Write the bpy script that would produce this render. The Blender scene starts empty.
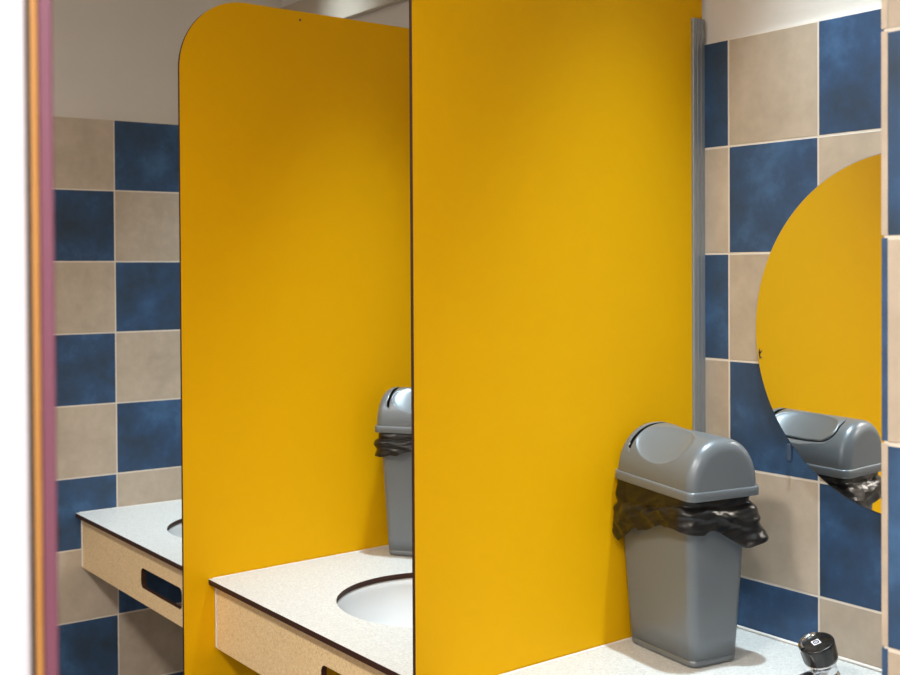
import bpy, bmesh, math, random
from mathutils import Vector, Matrix, noise
PI = math.pi
C = bpy.context.scene.collection
sc = bpy.context.scene

# ------------------------------------------------------------------ dimensions (metres)
ZC = 0.85          # worktop height
ZT = 1.947         # top of the tiling
T = 0.2            # tile pitch
XL = -1.778        # tiled end wall
XR = 0.8045        # left edge of the tiled wall return
YR = -0.706        # front of the wall return
CEIL = 2.9
SK1, SK2 = 0.045, 0.06      # the partitions stand very slightly out of square
PT = 0.008         # panel thickness
P1X, P2X = -0.064, -0.937    # right-hand faces where they meet the wall
YF = -0.6485       # worktop front edge

# ------------------------------------------------------------------ materials
def lin(r, g, b):
    f = lambda c: (c/255/12.92) if c/255 <= .04045 else ((c/255+.055)/1.055)**2.4
    return (f(r), f(g), f(b), 1)

def mat(name, col, rough=.5, metal=0., spec=.5, noise_amt=0., noise_scale=8., bump=0., bump_scale=200.):
    m = bpy.data.materials.new(name); m.use_nodes = True
    nt = m.node_tree; b = nt.nodes['Principled BSDF']
    b.inputs['Roughness'].default_value = rough
    b.inputs['Metallic'].default_value = metal
    b.inputs['Specular IOR Level'].default_value = spec
    tc = nt.nodes.new('ShaderNodeTexCoord')
    if noise_amt > 0:
        n = nt.nodes.new('ShaderNodeTexNoise'); n.inputs['Scale'].default_value = noise_scale
        n.inputs['Detail'].default_value = 6
        nt.links.new(tc.outputs['Object'], n.inputs['Vector'])
        r = nt.nodes.new('ShaderNodeMapRange')
        r.inputs['From Min'].default_value = .3; r.inputs['From Max'].default_value = .7
        r.inputs['To Min'].default_value = 1-noise_amt; r.inputs['To Max'].default_value = 1+noise_amt
        nt.links.new(n.outputs['Fac'], r.inputs['Value'])
        mx = nt.nodes.new('ShaderNodeVectorMath'); mx.operation = 'SCALE'
        mx.inputs[0].default_value = col[:3]
        nt.links.new(r.outputs[0], mx.inputs['Scale'])
        nt.links.new(mx.outputs[0], b.inputs['Base Color'])
    else:
        b.inputs['Base Color'].default_value = col
    if bump > 0:
        n2 = nt.nodes.new('ShaderNodeTexNoise'); n2.inputs['Scale'].default_value = bump_scale
        n2.inputs['Detail'].default_value = 3
        nt.links.new(tc.outputs['Object'], n2.inputs['Vector'])
        bp = nt.nodes.new('ShaderNodeBump'); bp.inputs['Strength'].default_value = bump
        bp.inputs['Distance'].default_value = .002
        nt.links.new(n2.outputs['Fac'], bp.inputs['Height'])
        nt.links.new(bp.outputs[0], b.inputs['Normal'])
    return m

TILE_BEIGE = (.44, .375, .305); TILE_BLUE = (.030, .072, .158); GROUT = (.64, .59, .53)

def tile_mat(name, axis, u0, flip, zt=ZT):
    """checkerboard of square tiles with light grout; axis 'X' or 'Y' runs along the wall"""
    m = bpy.data.materials.new(name); m.use_nodes = True
    nt = m.node_tree; N = nt.nodes; L = nt.links
    b = N['Principled BSDF']
    tc = N.new('ShaderNodeTexCoord'); sp = N.new('ShaderNodeSeparateXYZ')
    L.new(tc.outputs['Object'], sp.inputs[0])
    def mth(op, a, bb=None, c=None):
        n = N.new('ShaderNodeMath'); n.operation = op
        for k, v in enumerate((a, bb, c)):
            if v is None: continue
            if isinstance(v, (int, float)): n.inputs[k].default_value = v
            else: L.new(v, n.inputs[k])
        return n.outputs[0]
    u = mth('DIVIDE', mth('SUBTRACT', sp.outputs[axis], u0), T)
    v = mth('DIVIDE', mth('SUBTRACT', zt, sp.outputs['Z']), T)
    fu, fv = mth('FLOOR', u), mth('FLOOR', v)
    par = mth('FLOORED_MODULO', mth('ADD', mth('ADD', fu, fv), flip), 2.0)
    g = .0019/T
    du = mth('SUBTRACT', .5, mth('ABSOLUTE', mth('SUBTRACT', mth('FRACT', u), .5)))
    dv = mth('SUBTRACT', .5, mth('ABSOLUTE', mth('SUBTRACT', mth('FRACT', v), .5)))
    # the very top edge of the tiling has no joint above it
    dm = mth('MINIMUM', du, dv)
    wob = N.new('ShaderNodeTexNoise'); wob.inputs['Scale'].default_value = 60
    L.new(tc.outputs['Object'], wob.inputs['Vector'])
    dm = mth('ADD', dm, mth('MULTIPLY', mth('SUBTRACT', wob.outputs['Fac'], .5), .004))
    mr = N.new('ShaderNodeMapRange'); mr.inputs['From Min'].default_value = g*.85; mr.inputs['From Max'].default_value = g*1.25
    L.new(dm, mr.inputs['Value'])          # 0 in grout, 1 on tile
    # per-tile shade and mottling of the glaze
    cmb = N.new('ShaderNodeCombineXYZ'); L.new(fu, cmb.inputs[0]); L.new(fv, cmb.inputs[1]); cmb.inputs[2].default_value = u0*7+flip
    wn = N.new('ShaderNodeTexWhiteNoise'); wn.noise_dimensions = '3D'; L.new(cmb.outputs[0], wn.inputs['Vector'])
    off = N.new('ShaderNodeVectorMath'); off.operation = 'SCALE'; L.new(wn.outputs['Color'], off.inputs[0]); off.inputs['Scale'].default_value = 30
    add = N.new('ShaderNodeVectorMath'); add.operation = 'ADD'; L.new(tc.outputs['Object'], add.inputs[0]); L.new(off.outputs[0], add.inputs[1])
    n1 = N.new('ShaderNodeTexNoise'); n1.inputs['Scale'].default_value = 9; n1.inputs['Detail'].default_value = 7; n1.inputs['Roughness'].default_value = .62
    L.new(add.outputs[0], n1.inputs['Vector'])
    n2 = N.new('ShaderNodeTexNoise'); n2.inputs['Scale'].default_value = 45; n2.inputs['Detail'].default_value = 5
    L.new(add.outputs[0], n2.inputs['Vector'])
    rb = N.new('ShaderNodeValToRGB'); e = rb.color_ramp.elements
    e[0].position = .32; e[0].color = (.026, .047, .082, 1)
    e[1].position = .72; e[1].color = (.055, .135, .285, 1)
    k = e.new(.52); k.color = (*TILE_BLUE, 1)
    L.new(n1.outputs['Fac'], rb.inputs[0])
    rg = N.new('ShaderNodeValToRGB'); e = rg.color_ramp.elements
    e[0].position = .3; e[0].color = (.38, .32, .255, 1)
    e[1].position = .75; e[1].color = (.49, .42, .345, 1)
    L.new(n1.outputs['Fac'], rg.inputs[0])
    mix = N.new('ShaderNodeMix'); mix.data_type = 'RGBA'
    L.new(par, mix.inputs['Factor']); L.new(rg.outputs[0], mix.inputs['A']); L.new(rb.outputs[0], mix.inputs['B'])
    var = mth('ADD', mth('MULTIPLY', wn.outputs['Value'], .22), mth('ADD', .78, mth('MULTIPLY', n2.outputs['Fac'], .22)))
    sh = N.new('ShaderNodeVectorMath'); sh.operation = 'SCALE'
    L.new(mix.outputs['Result'], sh.inputs[0]); L.new(var, sh.inputs['Scale'])
    mg = N.new('ShaderNodeMix'); mg.data_type = 'RGBA'
    L.new(mr.outputs[0], mg.inputs['Factor']); mg.inputs['A'].default_value = (*GROUT, 1); L.new(sh.outputs[0], mg.inputs['B'])
    L.new(mg.outputs['Result'], b.inputs['Base Color'])
    rr = N.new('ShaderNodeMapRange'); L.new(mr.outputs[0], rr.inputs['Value'])
    rr.inputs['To Min'].default_value = .85; rr.inputs['To Max'].default_value = .52
    L.new(rr.outputs[0], b.inputs['Roughness'])
    b.inputs['Specular IOR Level'].default_value = .35
    bp = N.new('ShaderNodeBump'); bp.inputs['Distance'].default_value = .0015; bp.inputs['Strength'].default_value = .6
    h = mth('ADD', mr.outputs[0], mth('MULTIPLY', n2.outputs['Fac'], .12))
    L.new(h, bp.inputs['Height']); L.new(bp.outputs[0], b.inputs['Normal'])
    return m

def speckle_mat(name, base, dots, light):
    m = bpy.data.materials.new(name); m.use_nodes = True
    nt = m.node_tree; N = nt.nodes; L = nt.links; b = N['Principled BSDF']
    tc = N.new('ShaderNodeTexCoord')
    v = N.new('ShaderNodeTexVoronoi'); v.inputs['Scale'].default_value = 330
    L.new(tc.outputs['Object'], v.inputs['Vector'])
    r = N.new('ShaderNodeValToRGB'); e = r.color_ramp.elements
    e[0].position = .0; e[0].color = dots; e[1].position = 1.; e[1].color = light
    k = e.new(.30); k.color = base; k = e.new(.72); k.color = base
    sp = N.new('ShaderNodeSeparateXYZ'); L.new(v.outputs['Color'], sp.inputs[0])
    L.new(sp.outputs[0], r.inputs[0]); L.new(r.outputs[0], b.inputs['Base Color'])
    b.inputs['Roughness'].default_value = .45; b.inputs['Specular IOR Level'].default_value = .4
    return m

M = {}
M['plaster'] = mat('plaster', (.62, .59, .56, 1), .9, noise_amt=.03, noise_scale=3, bump=.15, bump_scale=90)
M['band'] = mat('beige_band', (.42, .36, .29, 1), .8)
M['ceil'] = mat('ceiling_paint', (.7, .67, .62, 1), .9)
M['floor'] = mat('floor_vinyl', (.24, .22, .20, 1), .6, noise_amt=.1, noise_scale=20)
M['tile_back'] = tile_mat('tiles_back', 'X', 0.0, 0)
M['tile_left'] = tile_mat('tiles_left', 'Y', -0.529, 1)
M['tile_return'] = tile_mat('tiles_return', 'X', XR+.0045, 0, ZT+.002)
M['tile_beige'] = mat('tile_edge_beige', (*TILE_BEIGE, 1), .55, noise_amt=.12, noise_scale=30)
M['tile_blue'] = mat('tile_edge_blue', (*TILE_BLUE, 1), .5, noise_amt=.2, noise_scale=30)
M['grout'] = mat('grout', (*GROUT, 1), .9, noise_amt=.12, noise_scale=60)
M['yellow'] = mat('yellow_laminate', (.74, .395, .0006, 1), .58, spec=.10, noise_amt=.012, noise_scale=3, bump=.03, bump_scale=500)
M['brown'] = mat('brown_core', (.038, .013, .008, 1), .6, spec=.25, noise_amt=.15, noise_scale=60)
M['alu'] = mat('grey_aluminium', (.26, .275, .29, 1), .45, metal=.3)
M['lam'] = speckle_mat('speckled_laminate', (.545, .555, .550, 1), (.46, .46, .445, 1), (.63, .64, .64, 1))
M['lam_tan'] = speckle_mat('tan_speckled_laminate', (.74, .55, .31, 1), (.60, .43, .23, 1), (.80, .65, .43, 1))
M['seal'] = mat('white_sealant', (.66, .64, .61, 1), .5)
M['ceramic'] = mat('white_ceramic', (.60, .62, .64, 1), .12)
M['chrome'] = mat('chrome', (.75, .76, .78, 1), .10, metal=1)
M['black'] = mat('black_plastic', (.010, .010, .011, 1), .22)
M['logo'] = mat('white_print', (.80, .80, .84, 1), .5)
M['logo2'] = mat('navy_print', (.01, .012, .05, 1), .5)
M['bin'] = mat('grey_plastic', (.145, .165, .184, 1), .34, .25, spec=.5, bump=.06, bump_scale=700)
M['bag'] = mat('black_bag_film', (.007, .0065, .0065, 1), .30, spec=.42, bump=.3, bump_scale=110)
M['mirror'] = mat('mirror_glass', (.93, .93, .92, 1), .015, metal=1)
M['mirror_edge'] = mat('mirror_edge', (.10, .10, .10, 1), .35)
M['clip'] = mat('clip_plastic', (.06, .09, .15, 1), .3)
M['dark'] = mat('dark_chip', (.03, .025, .02, 1), .6)
M['white_gloss'] = mat('white_gloss_paint', (.80, .84, .97, 1), .35)
M['orange'] = mat('orange_wood', (.42, .19, .04, 1), .5)
M['magenta'] = mat('magenta_paint', (.17, .054, .092, 1), .5)
M['gap_shade'] = mat('gap_shade', (.04, .03, .025, 1), .6)
M['steel'] = mat('screw_steel', (.12, .09, .05, 1), .5, metal=.5)

# ------------------------------------------------------------------ helpers
def obj(name, bm, m, parent=None, smooth=False, loc=None):
    me = bpy.data.meshes.new(name); bm.normal_update(); bm.to_mesh(me); bm.free()
    for x in (m if isinstance(m, (list, tuple)) else [m]): me.materials.append(x)
    if smooth:
        for f in me.polygons: f.use_smooth = True
    o = bpy.data.objects.new(name, me); C.objects.link(o)
    if parent: o.parent = parent
    if loc: o.location = loc
    return o

def thing(name, label, cat, loc=(0, 0, 0), rotz=0, group=None):
    o = bpy.data.objects.new(name, None); C.objects.link(o)
    o.location = loc; o.rotation_euler = (0, 0, rotz); o.empty_display_size = .1
    o['label'] = label; o['category'] = cat
    if group: o['group'] = group
    return o

def struct(name, bm, m, parent=None, smooth=False):
    o = obj(name, bm, m, parent, smooth)
    if parent is None: o['kind'] = 'structure'
    return o

def add_box(bm, x0, x1, y0, y1, z0, z1, mi=0, bevel=0, seg=2):
    vs = [bm.verts.new((x, y, z)) for z in (z0, z1) for x, y in ((x0, y0), (x1, y0), (x1, y1), (x0, y1))]
    fs = [bm.faces.new([vs[i] for i in q]) for q in ((3, 2, 1, 0), (4, 5, 6, 7), (0, 1, 5, 4), (1, 2, 6, 5), (2, 3, 7, 6), (3, 0, 4, 7))]
    for f in fs: f.material_index = mi
    if bevel:
        es = list({e for f in fs for e in f.edges})
        bmesh.ops.bevel(bm, geom=es, offset=bevel, segments=seg, affect='EDGES', profile=.5)

def box(*a, **k):
    bm = bmesh.new(); add_box(bm, *a, **k); return bm

def add_prism(bm, pts, fn, h0, h1, cap=0, side=0):
    """closed outline pts (2D) between h0 and h1, mapped to 3D by fn(u,v,h)"""
    a = [bm.verts.new(fn(u, v, h0)) for u, v in pts]; b = [bm.verts.new(fn(u, v, h1)) for u, v in pts]
    n = len(pts)
    f = bm.faces.new(a[::-1]); f.material_index = cap
    f = bm.faces.new(b); f.material_index = cap
    for i in range(n):
        f = bm.faces.new((a[i], a[(i+1) % n], b[(i+1) % n], b[i])); f.material_index = side
    bmesh.ops.recalc_face_normals(bm, faces=bm.faces[:])

def loft(bm, loops, close_start=False, close_end=False):
    rows = [[bm.verts.new(p) for p in l] for l in loops]
    n = len(rows[0])
    for a, b in zip(rows, rows[1:]):
        for i in range(n):
            bm.faces.new((a[i], a[(i+1) % n], b[(i+1) % n], b[i]))
    if close_start: bm.faces.new(rows[0][::-1])
    if close_end: bm.faces.new(rows[-1])
    return rows

def lathe(bm, prof, n=40, close_start=False, close_end=False):
    loft(bm, [[(r*math.cos(2*PI*i/n), r*math.sin(2*PI*i/n), z) for i in range(n)] for r, z in prof], close_start, close_end)

def rrect(w, d, r, k=6, per=1):
    """rounded rectangle, counter-clockwise, k segments a corner and per segments a side"""
    out = []
    cs = [(w/2-r, -d/2+r, -PI/2), (w/2-r, d/2-r, 0), (-w/2+r, d/2-r, PI/2), (-w/2+r, -d/2+r, PI)]
    for ci, (cx, cy, a0) in enumerate(cs):
        for i in range(k+1):
            a = a0+PI/2*i/k; out.append((cx+r*math.cos(a), cy+r*math.sin(a)))
        nx = cs[(ci+1) % 4]; p = out[-1]; q = (nx[0]+r*math.cos(nx[2]), nx[1]+r*math.sin(nx[2]))
        for i in range(1, per):
            t = i/per; out.append((p[0]+(q[0]-p[0])*t, p[1]+(q[1]-p[1])*t))
    return out

# ------------------------------------------------------------------ the setting
XE, YE = 3.0, -2.7
struct('floor', box(XL-.1, XE+.1, YE-.1, .1, -.1, 0), M['floor'])
struct('ceiling', box(XL-.1, XE+.1, YE-.1, .1, CEIL, CEIL+.1), M['ceil'])
wb = struct('wall_back', box(XL-.1, XE+.1, .009, .1, 0, CEIL), M['plaster'])
struct('tile_cladding', box(XL, XR+.006, 0, .009, 0, ZT), M['tile_back'], wb)
wl = struct('wall_left', box(XL-.1, XL-.009, YE, .009, 0, CEIL), M['plaster'])
struct('tile_cladding', box(XL-.009, XL, YE, 0, 0, ZT), M['tile_left'], wl)
wr = struct('wall_right', box(XR+.0085, XE+.1, YR+.009, .009, 0, CEIL), M['plaster'])
struct('tile_cladding', box(XR+.0075, XE+.1, YR, YR+.009, 0, ZT+.002), M['tile_return'], wr)
struct('grout_line', box(XR+.0032, XR+.0075, YR+.0006, YR+.009, 0, ZT), M['grout'], wr)
j = 0
z = ZT+.002
while z > 0:
    bl = j in (2, 4, 6, 8)
    struct('tile_edge', box(XR, XR+.0085, YR+.0004 if bl else YR, -.001, max(0, z-T+.002), z, bevel=.0006, seg=1), M['tile_blue' if bl else 'tile_beige'], wr)
    z -= T; j += 1
struct('wall_front', box(XL-.1, XE+.1, YE-.1, YE, 0, CEIL), M['plaster'])
struct('wall_end', box(XE, XE+.1, YE, YR, 0, CEIL), M['plaster'])
struct('wall_band_1', box(XL+.001, XR-.001, -.012, .009, 2.222, 2.322, bevel=.003), M['band'])  # raised beige band along the upper back wall

# ------------------------------------------------------------------ partitions
def partition(label, px, yfront, screw, SK):
    t = thing('partition', label, 'partition', (px, 0, 0), 0, 'yellow partitions between the basins')
    R, zt, zb = .16, 2.112, .35
    pts = [(-.002, zb), (yfront, zb)]
    for i in range(25):
        a = PI - PI/2*i/24
        pts.append((yfront+R+R*math.cos(a), zt-R+R*math.sin(a)))
    pts.append((-.002, zt))
    fn = lambda u, v, h: (h-SK*u, u, v)
    bm = bmesh.new(); add_prism(bm, pts, fn, -PT, 0, 0, 1)
    obj('panel', bm, [M['yellow'], M['brown']], t)
    # extruded wall channel with grooves, both cheeks and a web
    prof = [(-.0005, .0055), (-.010, .0055), (-.0105, .0042), (-.0125, .0042), (-.013, .0055), (-.021, .0062), (-.0215, .0048), (-.0255, .0048), (-.026, .0062),
            (-.0325, .0058), (-.0335, .0045), (-.0335, .0004), (-.0005, .0004)]
    bm = bmesh.new()
    add_prism(bm, prof, lambda u, v, h: (v-SK*u, u, h), ZC-.45, 1.993)
    obj('wall_channel', bm, M['alu'], t)
    bm = bmesh.new()
    add_prism(bm, [(u, -v-PT) for u, v in prof], lambda u, v, h: (v-SK*u, u, h), ZC-.45, 1.993)
    obj('wall_channel', bm, M['alu'], t)
    if screw:
        y, zz = screw
        bm = bmesh.new(); lathe(bm, [(.0028, 0), (.0026, .0012), (.0012, .0016)], 14, True, True)
        o = obj('screw', bm, M['steel'], t, True)
        o.matrix_local = Matrix.Translation((-SK*y, y, zz)) @ Matrix.Rotation(PI/2, 4, 'Y')
    return t
partition('tall yellow laminate partition beside the front grey bin, fixed by a grey wall channel', P1X, -.690, None, SK1)
partition('yellow laminate partition with rounded top corner behind the half-hidden bin', P2X, -.7065, (-.405, 2.0925), SK2)

# ------------------------------------------------------------------ worktops with an undermounted basin
def worktop(label, xa, xb, cx, cy, R, sa, sb, slot, tx=None):
    """xa/xb: x of both ends at the wall; sa/sb skew of the ends"""
    t = thing('vanity_worktop', label, 'worktop', (cx, 0, 0), 0, 'speckled worktops along the wall')
    th = .0115
    ex = lambda x, s, y: x - s*y - cx
    quad = [Vector((ex(xa, sa, YF), YF)), Vector((ex(xb, sb, YF), YF)), Vector((ex(xb, sb, -.003), -.003)), Vector((ex(xa, sa, -.003), -.003))]
    c0 = Vector((0, cy)); N = 96
    angs = sorted([2*PI*i/N for i in range(N)] + [math.atan2(q.y-cy, q.x) % (2*PI) for q in quad])
    ring, outer = [], []
    for a in angs:
        d = Vector((math.cos(a), math.sin(a))); best = None
        for i in range(4):
            p, q = quad[i], quad[(i+1) % 4]; e = q-p; w = p-c0
            den = d.x*e.y-d.y*e.x
            if abs(den) < 1e-9: continue
            tt = (w.x*e.y-w.y*e.x)/den; ss = (w.x*d.y-w.y*d.x)/den
            if tt > 0 and -1e-6 <= ss <= 1+1e-6 and (best is None or tt < best): best = tt
        ring.append(c0+d*R); outer.append(c0+d*best)
    bm = bmesh.new()
    n = len(angs)
    V = {}
    for nm, l, z in (('ot', outer, ZC), ('it', ring, ZC), ('ob', outer, ZC-th), ('ib', ring, ZC-th)):
        V[nm] = [bm.verts.new((p.x, p.y, z)) for p in l]
    for i in range(n):
        k = (i+1) % n
        bm.faces.new((V['it'][i], V['ot'][i], V['ot'][k], V['it'][k])).material_index = 0
        bm.faces.new((V['ib'][k], V['ob'][k], V['ob'][i], V['ib'][i])).material_index = 0
        bm.faces.new((V['ot'][i], V['ob'][i], V['ob'][k], V['ot'][k])).material_index = 1
        bm.faces.new((V['it'][k], V['ib'][k], V['ib'][i], V['it'][i])).material_index = 1
    bmesh.ops.recalc_face_normals(bm, faces=bm.faces[:])
    obj('counter_top', bm, [M['lam'], M['brown']], t)
    # front apron with a long rounded slot
    ya0, ya1, z0, z1 = YF+.018, YF+.030, .696, ZC-th
    x0, x1 = ex(xa, sa, ya0)+.002, ex(xb, sb, ya0)-.002
    s0, s1, sz0, sz1 = slot[0]-cx, slot[1]-cx, .735, .785
    hole = [(u+(s0+s1)/2, v+(sz0+sz1)/2) for u, v in rrect(s1-s0, sz1-sz0, .014, 6)]
    rect = [Vector((x0, z0)), Vector((x1, z0)), Vector((x1, z1)), Vector((x0, z1))]
    bm = bmesh.new()
    def tri(y):
        hv = [bm.verts.new((u, y, v)) for u, v in hole]; rv = [bm.verts.new((p.x, y, p.y)) for p in rect]
        es = [bm.edges.new((hv[i], hv[(i+1) % len(hv)])) for i in range(len(hv))] + [bm.edges.new((rv[i], rv[(i+1) % 4])) for i in range(4)]
        bmesh.ops.triangle_fill(bm, edges=es, use_beauty=True)
        return hv, rv
    h0, r0 = tri(ya0); h1, r1 = tri(ya1)
    for f in bm.faces: f.material_index = 0
    for A, B, mi in ((h0, h1, 1), (r0, r1, 1)):
        for i in range(len(A)):
            k = (i+1) % len(A); bm.faces.new((A[i], A[k], B[k], B[i])).material_index = mi
    bmesh.ops.recalc_face_normals(bm, faces=bm.faces[:])
    a_ = obj('apron', bm, [M['lam_tan'], M['brown']], t); a_['label'] = 'tan speckled front apron with a long rounded slot'
    # sealant beads at the wall and the ends
    bm = bmesh.new()
    add_box(bm, ex(xa, sa, 0)+.002, ex(xb, sb, 0)-.002, -.0065, -.0005, ZC+.0001, ZC+.005, bevel=.0015, seg=1)
    e = ex(xa, sa, ya0)
    add_box(bm, e-.0005, e+.004, ya0-.003, ya0+.001, z0+.002, z1-.001, bevel=.001, seg=1)
    add_prism(bm, [(YF+.01, 0), (YF+.01, .0015), (-.04, .0015), (-.04, 0)], lambda u, v, h: (ex(xa, sa, u)+h, u, ZC+.0001+v*(1 if h < .002 else .1)), .0003, .004)
    obj('sealant', bm, M['seal'], t)
    # basin bowl below the cut-out, glazed, with a flat flange
    prof = [(R+.022, ZC-th-.0002), (R+.004, ZC-th-.0002), (R+.0005, ZC-th-.003)]
    for i in range(1, 15):
        a = PI/2*i/14
        prof.append(((R)*math.cos(a)**.75 if i < 14 else .024, ZC-th-.003-.125*math.sin(a)))
    prof += [(.022, ZC-th-.135), (.03, ZC-th-.145)]
    for i in range(13, -1, -1):
        a = PI/2*i/14
        prof.append(((R+.012)*math.cos(a)**.75, ZC-th-.010-.128*math.sin(a)))
    prof.append((R+.022, ZC-th-.010)); 
    bm = bmesh.new(); lathe(bm, prof+[prof[0]], 80)
    bmesh.ops.remove_doubles(bm, verts=bm.verts[:], dist=1e-5); bmesh.ops.recalc_face_normals(bm, faces=bm.faces[:])
    b = obj('basin', bm, M['ceramic'], t, True); b.location = (0, cy, 0)
    bm = bmesh.new(); lathe(bm, [(.0215, -.001), (.0235, .0015), (.020, .003), (.012, .0015), (.002, .001)], 32, True, True)
    d = obj('drain', bm, M['chrome'], b, True); d.location = (0, 0, ZC-th-.1285)
    return t
g = .0015
worktop('speckled worktop in the front bay, under the grey bin and the black-headed tap', P1X+g, XR-g, .395, -.34, .21, SK1, 0, (.46, .72))
worktop('speckled worktop in the middle bay, with large round basin cut-out', P2X+g, P1X-PT-g, -.478, -.33, .21, SK2, SK1, (-.437, -.18))
worktop('far left speckled worktop against the tiled end wall', XL+g, P2X-PT-g, -1.35, -.33, .21, 0, SK2, (-1.338, -1.085))

# ------------------------------------------------------------------ swing-top bin
def make_bin(label, loc, rz, hang=1., seed=0., lid_dx=.0085, tilt=3.0):
    t = thing('swing_bin', label, 'bin', loc, rz, 'grey swing-top bins')
    # tapered tub
    def lp(z, k=0., inset=0.):
        w = .175+(.200-.175)*z/.298; d = .100+(.135-.100)*z/.298
        return [(x, y, z) for x, y in rrect(w-2*inset, d-2*inset, .016-inset*.5, 7, 6)]
    loops = [lp(0, inset=.006), lp(.0005, inset=.003), lp(.003, inset=.0005), lp(.011), lp(.0116, inset=.0012), lp(.013, inset=.0012), lp(.0136)]
    loops += [lp(z) for z in (.05, .1, .15, .2, .25, .296)]
    loops += [lp(.298, inset=.001), lp(.296, inset=.0025), lp(.15, inset=.0025), lp(.004, inset=.004)]
    bm = bmesh.new(); loft(bm, loops, True, True)
    bmesh.ops.recalc_face_normals(bm, faces=bm.faces[:])
    o = obj('tub', bm, M['bin'], t, True)
    # bag turned over the rim
    per = rrect(.200, .135, .018, 10, 34); n = len(per)
    rows = []
    nr = 40
    def nz(x, y, z, f): return noise.noise(Vector((x*f+3.1+seed, y*f+7.7, z*f+1.3)))
    def rg(x, y, z, f): return 1-2*abs(nz(x, y, z, f))
    g2 = lambda px, py, cx, cy, w: math.exp(-((px-cx)**2+(py-cy)**2)/w**2)
    for r in range(nr+1):
        tt = r/nr
        row = []
        for i in range(n):
            px, py = per[i]; q, s = per[(i-2) % n], per[(i+2) % n]
            tx, ty = s[0]-q[0], s[1]-q[1]; l = math.hypot(tx, ty); nx, ny = ty/l, -tx/l
            drop = .066+.010*rg(px, py, 0, 12)+.006*rg(px, py, 3, 34)
            drop += .030*g2(px, py, -.085, -.066, .045)-.016*g2(px, py, .055, -.061, .05)+.022*g2(px, py, .1025, .03, .04)-.010*g2(px, py, .1025, -.04, .03)
            drop *= hang
            z = .2955-drop*tt
            k = min(1, .08+1.6*tt)
            o_ = .0022+.0060*min(1, tt*1.8)
            # sharp creases of crumpled film, larger and smaller
            o_ += k*(.0048*rg(px+z*1.1, py-z*1.1, z*1.6, 14)+.0034*rg(px-z*1.3, py+z*1.1, z*.9, 27)+.0012*rg(px, py-z, z*2, 55))
            # a fold running round about half way down
            cr_ = .46+.22*nz(px, py, 9, 12)
            o_ += .0045/(1+math.exp(-(tt-cr_)*40))-.0035*math.exp(-((tt-cr_+.07)/.06)**2)
            o_ += .020*tt**2*g2(px, py, .1025, .055, .022)
            o_ -= .0055*tt*math.exp(-((px+.1)/.03)**2)
            o_ = max(o_, .0012)
            sh_ = .985+.015*z/.298
            row.append((px*sh_+nx*o_, py*sh_+ny*o_, z))
        rows.append(row)
    bm = bmesh.new(); loft(bm, rows)
    bmesh.ops.recalc_face_normals(bm, faces=bm.faces[:])
    bag = obj('bin_bag', bm, M['bag'], t, True)
    sm = bag.modifiers.new('film', 'SOLIDIFY'); sm.thickness = .0007; sm.offset = 1
    bag['label'] = 'crumpled black bag turned over the rim'
    # lid: rim lip, then a rounded half-cylinder along x with a swing flap let into it
    lid_tilt = Matrix.Translation((lid_dx, .0010, .3)) @ Matrix.Rotation(math.radians(tilt), 4, 'Y') @ Matrix.Translation((0, 0, -.3055))
    W, D, H, zb = .211, .151, .084, .311
    bm = bmesh.new()
    RW, RD = .2155, .157
    def rl(z, ins): return [(x, y, z) for x, y in rrect(RW-2*ins, RD-2*ins, .016-ins*.4, 8, 8)]
    loft(bm, [rl(z_, k_) for z_, k_ in ((.297, .004), (.2965, .0005), (.2972, 0), (.3095, .0003), (.3115, .0012), (.3122, .0028), (.3115, .0045), (.305, .0055), (.297, .004))])
    bmesh.ops.remove_doubles(bm, verts=bm.verts[:], dist=1e-6); bmesh.ops.recalc_face_normals(bm, faces=bm.faces[:])
    lidrim = obj('lid_rim', bm, M['bin'], t, True); lidrim.matrix_local = lid_tilt
    b = .020
    prof_u = []          # (x, inset)
    for s in (60, 45, 32, 24): prof_u.append((1, s/1000.))
    for i in range(0, 11):
        a = PI/2*i/10
        prof_u.append((1-(b-b*math.cos(a))/(W/2), b*(1-math.sin(a))))
    right = prof_u
    nx_ = 110
    xs = [1-b/(W/2)-(2-2*b/(W/2))*i/nx_ for i in range(1, nx_)]
    prof = [(x*W/2, ins) for x, ins in right] + [(x*W/2, 0) for x in xs] + [(-x*W/2, ins) for x, ins in right[::-1]]
    NV = 190
    xl, xr, va, vb, cr = -.077, .068, math.radians(16), math.radians(150), .030
    RR = .08
    def sdf(x, v):
        cxm, hw = (xl+xr)/2, (xr-xl)/2; cvm, hv = (va+vb)/2*RR, (vb-va)/2*RR
        qx, qy = abs(x-cxm)-hw+cr, abs(v*RR-cvm)-hv+cr
        return math.hypot(max(qx, 0), max(qy, 0))+min(max(qx, qy), 0)-cr
    def dish(x, v, vc):
        e = ((x+.003)/.0685)**2+((v-vc)/math.radians(33))**2
        return .0150*(1-e)**.75 if e < 1 else 0
    pos = {}
    for iu, (x, ins) in enumerate(prof):
        for iv in range(NV+1):
            v = PI*iv/NV
            c, s = math.cos(v), math.sin(v)
            p = 2/2.2
            yy = -math.copysign(abs(c)**p, c)*(D/2-ins); zz = abs(s)**p*(H-ins)
            nrm = Vector((0, -c, s))
            depth = dish(x, v, math.radians(53))+dish(x, v, math.radians(125))
            d = sdf(x, v)
            # the joint shows along the left edge and round the back
            gap = max(min(1, max(0, (xl+.02-x)/.008+.5))*min(1, max(0, (v-math.radians(24))/.2)), min(1, max(0, (v-math.radians(95))/.25)))
            depth += .004*gap*math.exp(-(d/.0030)**2)
            tp = 1-.035*(zz/H)      # ends lean in slightly
            pos[iu, iv] = (Vector((x*tp, yy, zb+zz))-nrm*depth, d, gap)
    shell, flap = bmesh.new(), bmesh.new(); cv = ({}, {})
    nu = len(prof)
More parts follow.
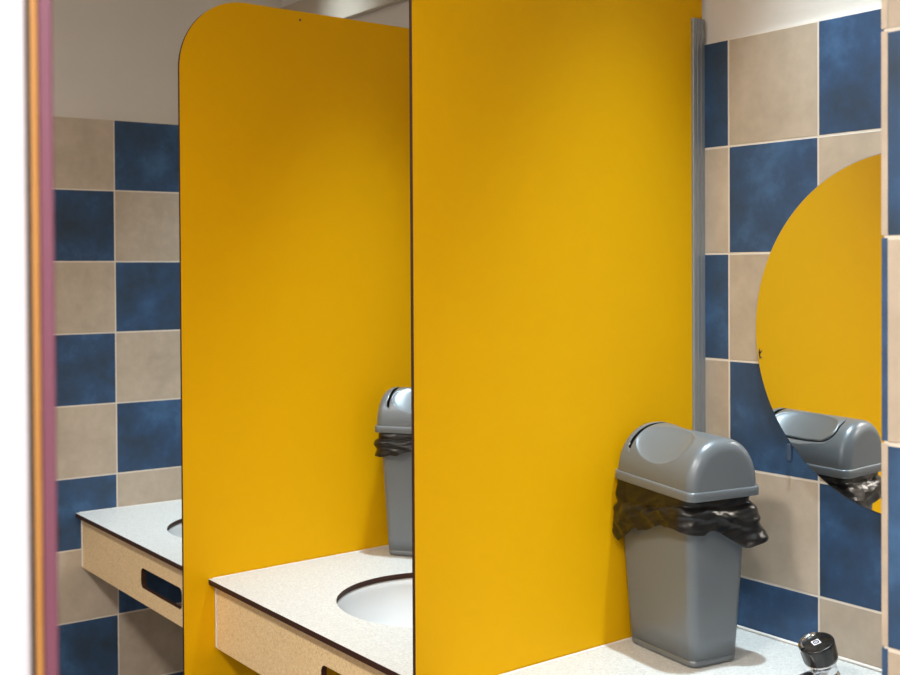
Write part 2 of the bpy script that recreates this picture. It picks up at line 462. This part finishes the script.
    for iu in range(nu-1):
        for iv in range(NV):
            ks = [(iu, iv), (iu+1, iv), (iu+1, iv+1), (iu, iv+1)]
            if sum(pos[k][2] for k in ks) > 2 and abs(sum(pos[k][1] for k in ks)) < (.0125 if prof[iu][0] < -.05 else .0056): continue     # open joint between lid and flap
            w = 1 if sum(pos[k][1] for k in ks) < 0 else 0
            B = (shell, flap)[w]; f = []
            for k in ks:
                if k not in cv[w]: cv[w][k] = B.verts.new(pos[k][0])
                f.append(cv[w][k])
            B.faces.new(f)
    for e_ in (0, nu-1):       # close the flat ends
        f = [cv[0][e_, iv] for iv in range(NV+1)]
        shell.faces.new(f if e_ == 0 else f[::-1])
    for B in (shell, flap): bmesh.ops.recalc_face_normals(B, faces=B.faces[:])
    # make sure the flap's normals look outwards
    flap.normal_update()
    if sum(f.normal.z for f in flap.faces) < 0: bmesh.ops.reverse_faces(flap, faces=flap.faces[:])
    o = obj('lid', shell, M['bin'], t, True); o.matrix_local = lid_tilt
    o2 = obj('swing_flap', flap, M['bin'], t, True); o2.matrix_local = lid_tilt
    return t
make_bin('grey swing-top bin in the front corner, shown whole, with black bag hanging out', (.0538, -.1864, ZC+.0006), math.radians(-7))
make_bin('grey swing-top bin half hidden behind the front yellow partition', (-.800, -.131, ZC+.0006), math.radians(34), .58, 5., -.003, 0.)

# ------------------------------------------------------------------ mirror
t = thing('wall_mirror', 'round frameless mirror on the checkered tiles reflecting yellow', 'mirror', (.367, 0, 1.41))
def disc(r0, y0, y1, bev):
    bm = bmesh.new(); lathe(bm, [(r0, 0), (r0, (y0-y1)-bev), (r0-bev, y0-y1)], 160, True, True)
    for f in bm.faces: f.material_index = 1
    top = max(bm.faces, key=lambda f: f.calc_center_median().z); top.material_index = 0
    return bm
bm = disc(.30, 0, -.005, .0012)
o = obj('glass', bm, [M['mirror'], M['mirror_edge']], t)
o.matrix_local = Matrix.Translation((0, -.0012, 0)) @ Matrix.Rotation(PI/2, 4, 'X')
o = obj('clip', box(-.004, .004, -.0072, -.0005, -.026, .004, bevel=.0012), M['clip'], t); o.location = (-.226, 0, -.207)
o['label'] = 'small grey clip at the lower left rim'
bm = bmesh.new()
for x0, z0, x1, z1, wd in ((0, .010, .001, -.010, .0016), (-.001, -.001, .0065, .008, .0012), (0, -.003, .006, -.0075, .0012), (-.002, .004, .003, .001, .0015)):
    dx, dz = x1-x0, z1-z0; l = math.hypot(dx, dz); nx, nz_ = -dz/l*wd, dx/l*wd
    add_prism(bm, [(x0+nx*.4, z0+nz_*.4), (x0-nx*.4, z0-nz_*.4), ((x0+x1)/2-nx, (z0+z1)/2-nz_), (x1, z1), ((x0+x1)/2+nx, (z0+z1)/2+nz_)], lambda u, v, h: (u, h, v), -.0068, -.0058)
o = obj('chip', bm, M['dark'], t); o.location = (-.291, 0, -.047)
o['label'] = 'small dark chip in the left rim'

# ------------------------------------------------------------------ tap
t = thing('push_tap', 'chrome push tap with black round head bearing a white mark', 'tap', (.298, -.113, ZC+.0005))
tilt = Matrix.Rotation(math.radians(-2), 4, 'Y') @ Matrix.Rotation(math.radians(22), 4, 'X')
bm = bmesh.new(); lathe(bm, [(.024, 0), (.025, .003), (.0245, .008), (.023, .013), (.021, .016)], 40, True, True)
obj('base', bm, M['chrome'], t, True)
bm = bmesh.new(); lathe(bm, [(.019, -.001), (.0205, .006), (.0210, .022), (.0255, .0245), (.0268, .0265), (.0258, .0285)], 40, True, True)
o = obj('body', bm, M['chrome'], t, True); o.matrix_local = Matrix.Translation((0, 0, .012)) @ tilt
bm = bmesh.new()
loft(bm, [[(.0095*math.cos(2*PI*i/16), -.014-.075*k/8, .018-.008*(k/8)**3+.006*math.sin(2*PI*i/16)) for i in range(16)] for k in range(9)], True, True)
bmesh.ops.recalc_face_normals(bm, faces=bm.faces[:])
o = obj('spout', bm, M['chrome'], t, True)
head = Matrix.Translation((0, 0, .012)) @ tilt @ Matrix.Translation((0, 0, .0285))
bm = bmesh.new()
n = 72
def hl(r, z, fl=0): return [((r-fl*(.0009 if (i//3) % 4 == 0 else 0))*math.cos(2*PI*i/n), (r-fl*(.0009 if (i//3) % 4 == 0 else 0))*math.sin(2*PI*i/n), z) for i in range(n)]
loft(bm, [hl(.0255, 0), hl(.0275, .001), hl(.0280, .003, 1), hl(.0290, .026, 1), hl(.0290, .0285), hl(.0280, .0305), hl(.0245, .0313), hl(.0235, .0300), hl(.0020, .0304)], True, True)
bmesh.ops.recalc_face_normals(bm, faces=bm.faces[:])
h = obj('push_head', bm, M['black'], t, True); h.matrix_local = head
# chrome crescent shaped as the reflection on the head's rear left rim
bm = bmesh.new()
rows = []
for r, z in ((.0287, .0240), (.0295, .0250), (.0293, .0290), (.0284, .0318), (.0225, .0324), (.0208, .0303)):
    rows.append([(r*math.cos(a), r*math.sin(a), z) for a in [math.radians(128+120*i/24) for i in range(25)]])
vs = [[bm.verts.new(p) for p in row] for row in rows]
for A, B in zip(vs, vs[1:]):
    for i in range(24): bm.faces.new((A[i], A[i+1], B[i+1], B[i]))
bmesh.ops.recalc_face_normals(bm, faces=bm.faces[:])
obj('rim_reflection', bm, M['chrome'], h, True)
bm = bmesh.new(); add_box(bm, -.0064, .0064, -.0064, .0064, 0, .0003)
o = obj('square_mark', bm, M['logo'], h); o.matrix_local = Matrix.Translation((0, 0, .03045)) @ Matrix.Rotation(math.radians(62), 4, 'Z')
bm = bmesh.new(); lathe(bm, [(.0050, 0), (.0050, .0003), (.0028, .0003), (.0028, 0), (.0050, 0)], 32)
bmesh.ops.remove_doubles(bm, verts=bm.verts[:], dist=1e-6)
add_box(bm, -.0012, .0012, -.0012, .0012, 0, .0003)
o = obj('ring_mark', bm, M['logo2'], h); o.matrix_local = Matrix.Translation((0, 0, .03078)) @ Matrix.Rotation(math.radians(62), 4, 'Z')

# ------------------------------------------------------------------ door edge at the left, close to the viewer
cam_p = Vector((1.4972, -1.7222, 1.521))
dv = Vector((-.9582, .2862, 0)).normalized()          # from the viewer to the door edge
rt = Vector((dv.y, -dv.x, 0))                          # to the viewer's right
D0 = bpy.data.objects.new('door_1', None); C.objects.link(D0); D0['kind'] = 'structure'
D0.location = Vector((.9018, -1.5495, 0))
D0.rotation_euler = (0, 0, math.atan2(rt.y, rt.x))
def dpart(nm, bm, m, smooth=False): return obj(nm, bm, m, D0, smooth)
# local x = right, local y = away from the viewer
bm = bmesh.new()
pts = [(-.0157+.0158*math.cos(a), .010+.007*math.sin(a)) for a in [PI+PI*i/16 for i in range(17)]]
pts = [(-.0315, .042)] + pts + [(-.0005, .042)]
add_prism(bm, pts, lambda u, v, h: (u, v, h), .01, 2.02)
dpart('leaf_edge', bm, M['white_gloss'], False)
dpart('shadow_gap', box(-.0002, .0022, .012, .042, .01, 2.02), M['gap_shade'])  # dark strip puts the shade of the gap into colour
dpart('edge_strip', box(.0024, .0058, .004, .042, .01, 2.02, bevel=.0006, seg=1), M['orange'])
dpart('frame', box(.0060, .0128, .006, .044, .0, 2.02, bevel=.001, seg=2), M['magenta'])

# ------------------------------------------------------------------ lights
def spot(name, loc, power, col, size, blend, r, tgt=None):
    l = bpy.data.lights.new(name, 'SPOT'); l.energy = power; l.color = col; l.spot_size = math.radians(size); l.spot_blend = blend; l.shadow_soft_size = r
    o = bpy.data.objects.new(name, l); C.objects.link(o); o.location = loc
    if tgt: o.rotation_euler = (Vector(tgt)-Vector(loc)).to_track_quat('-Z', 'Y').to_euler()
    return o
def area(name, loc, power, col, sx, sy, rot=(0, 0, 0)):
    l = bpy.data.lights.new(name, 'AREA'); l.energy = power; l.color = col; l.shape = 'RECTANGLE'; l.size = sx; l.size_y = sy
    o = bpy.data.objects.new(name, l); C.objects.link(o); o.location = loc; o.rotation_euler = rot
    return o
COOL = (.76, .92, 1.0); WARM = (1.0, .92, .82)
for x, pw in ((.33, 200), (-.50, 190), (-1.36, 200)):
    spot('downlight', (x, -.22, CEIL-.02), pw, COOL, 49, 1, .04)
for x, pw in ((-.9, 105), (.6, 240), (2.1, 340)):
    spot('aisle_light', (x, -2.15, CEIL-.02), pw, WARM, 160, .7, .22)
spot('added_door_spot', (1.75, -2.2, CEIL-.02), 125, (.70, .83, 1), 26, .6, .08, (.9, -1.55, 1.4))  # added unseen spot, aimed to brighten the white door edge

w = bpy.data.worlds.new('World'); sc.world = w; w.use_nodes = True
w.node_tree.nodes['Background'].inputs[0].default_value = (.05, .05, .05, 1)

# ------------------------------------------------------------------ camera
yaw, pitch, roll, f, pcy = 2.5173522023133126, -0.013645798092513765, -0.005585388671994287, 1187.2773, 285.135
d = Vector((math.cos(pitch)*math.cos(yaw), math.cos(pitch)*math.sin(yaw), math.sin(pitch)))
r = d.cross(Vector((0, 0, 1))).normalized(); u = r.cross(d)
r2 = r*math.cos(roll)+u*math.sin(roll); u2 = -r*math.sin(roll)+u*math.cos(roll)
cd = bpy.data.cameras.new('Camera'); cam = bpy.data.objects.new('Camera', cd); C.objects.link(cam)
mw = Matrix((r2, u2, -d)).transposed().to_4x4(); mw.translation = cam_p; cam.matrix_world = mw
cd.sensor_width = 36; cd.sensor_fit = 'HORIZONTAL'; cd.lens = f/900*36
cd.shift_y = -(337.5-pcy)/900
cd.clip_start = .02
cd.dof.use_dof = True; cd.dof.focus_distance = 2.05; cd.dof.aperture_fstop = 9.5
sc.camera = cam
sc.view_settings.view_transform = 'Standard'; sc.view_settings.look = 'None'
sc.view_settings.exposure = 0; sc.view_settings.gamma = 1; sc.view_settings.use_curve_mapping = False
sc.cycles.max_bounces = 10; sc.cycles.diffuse_bounces = 5
sc.cycles.use_denoising = True
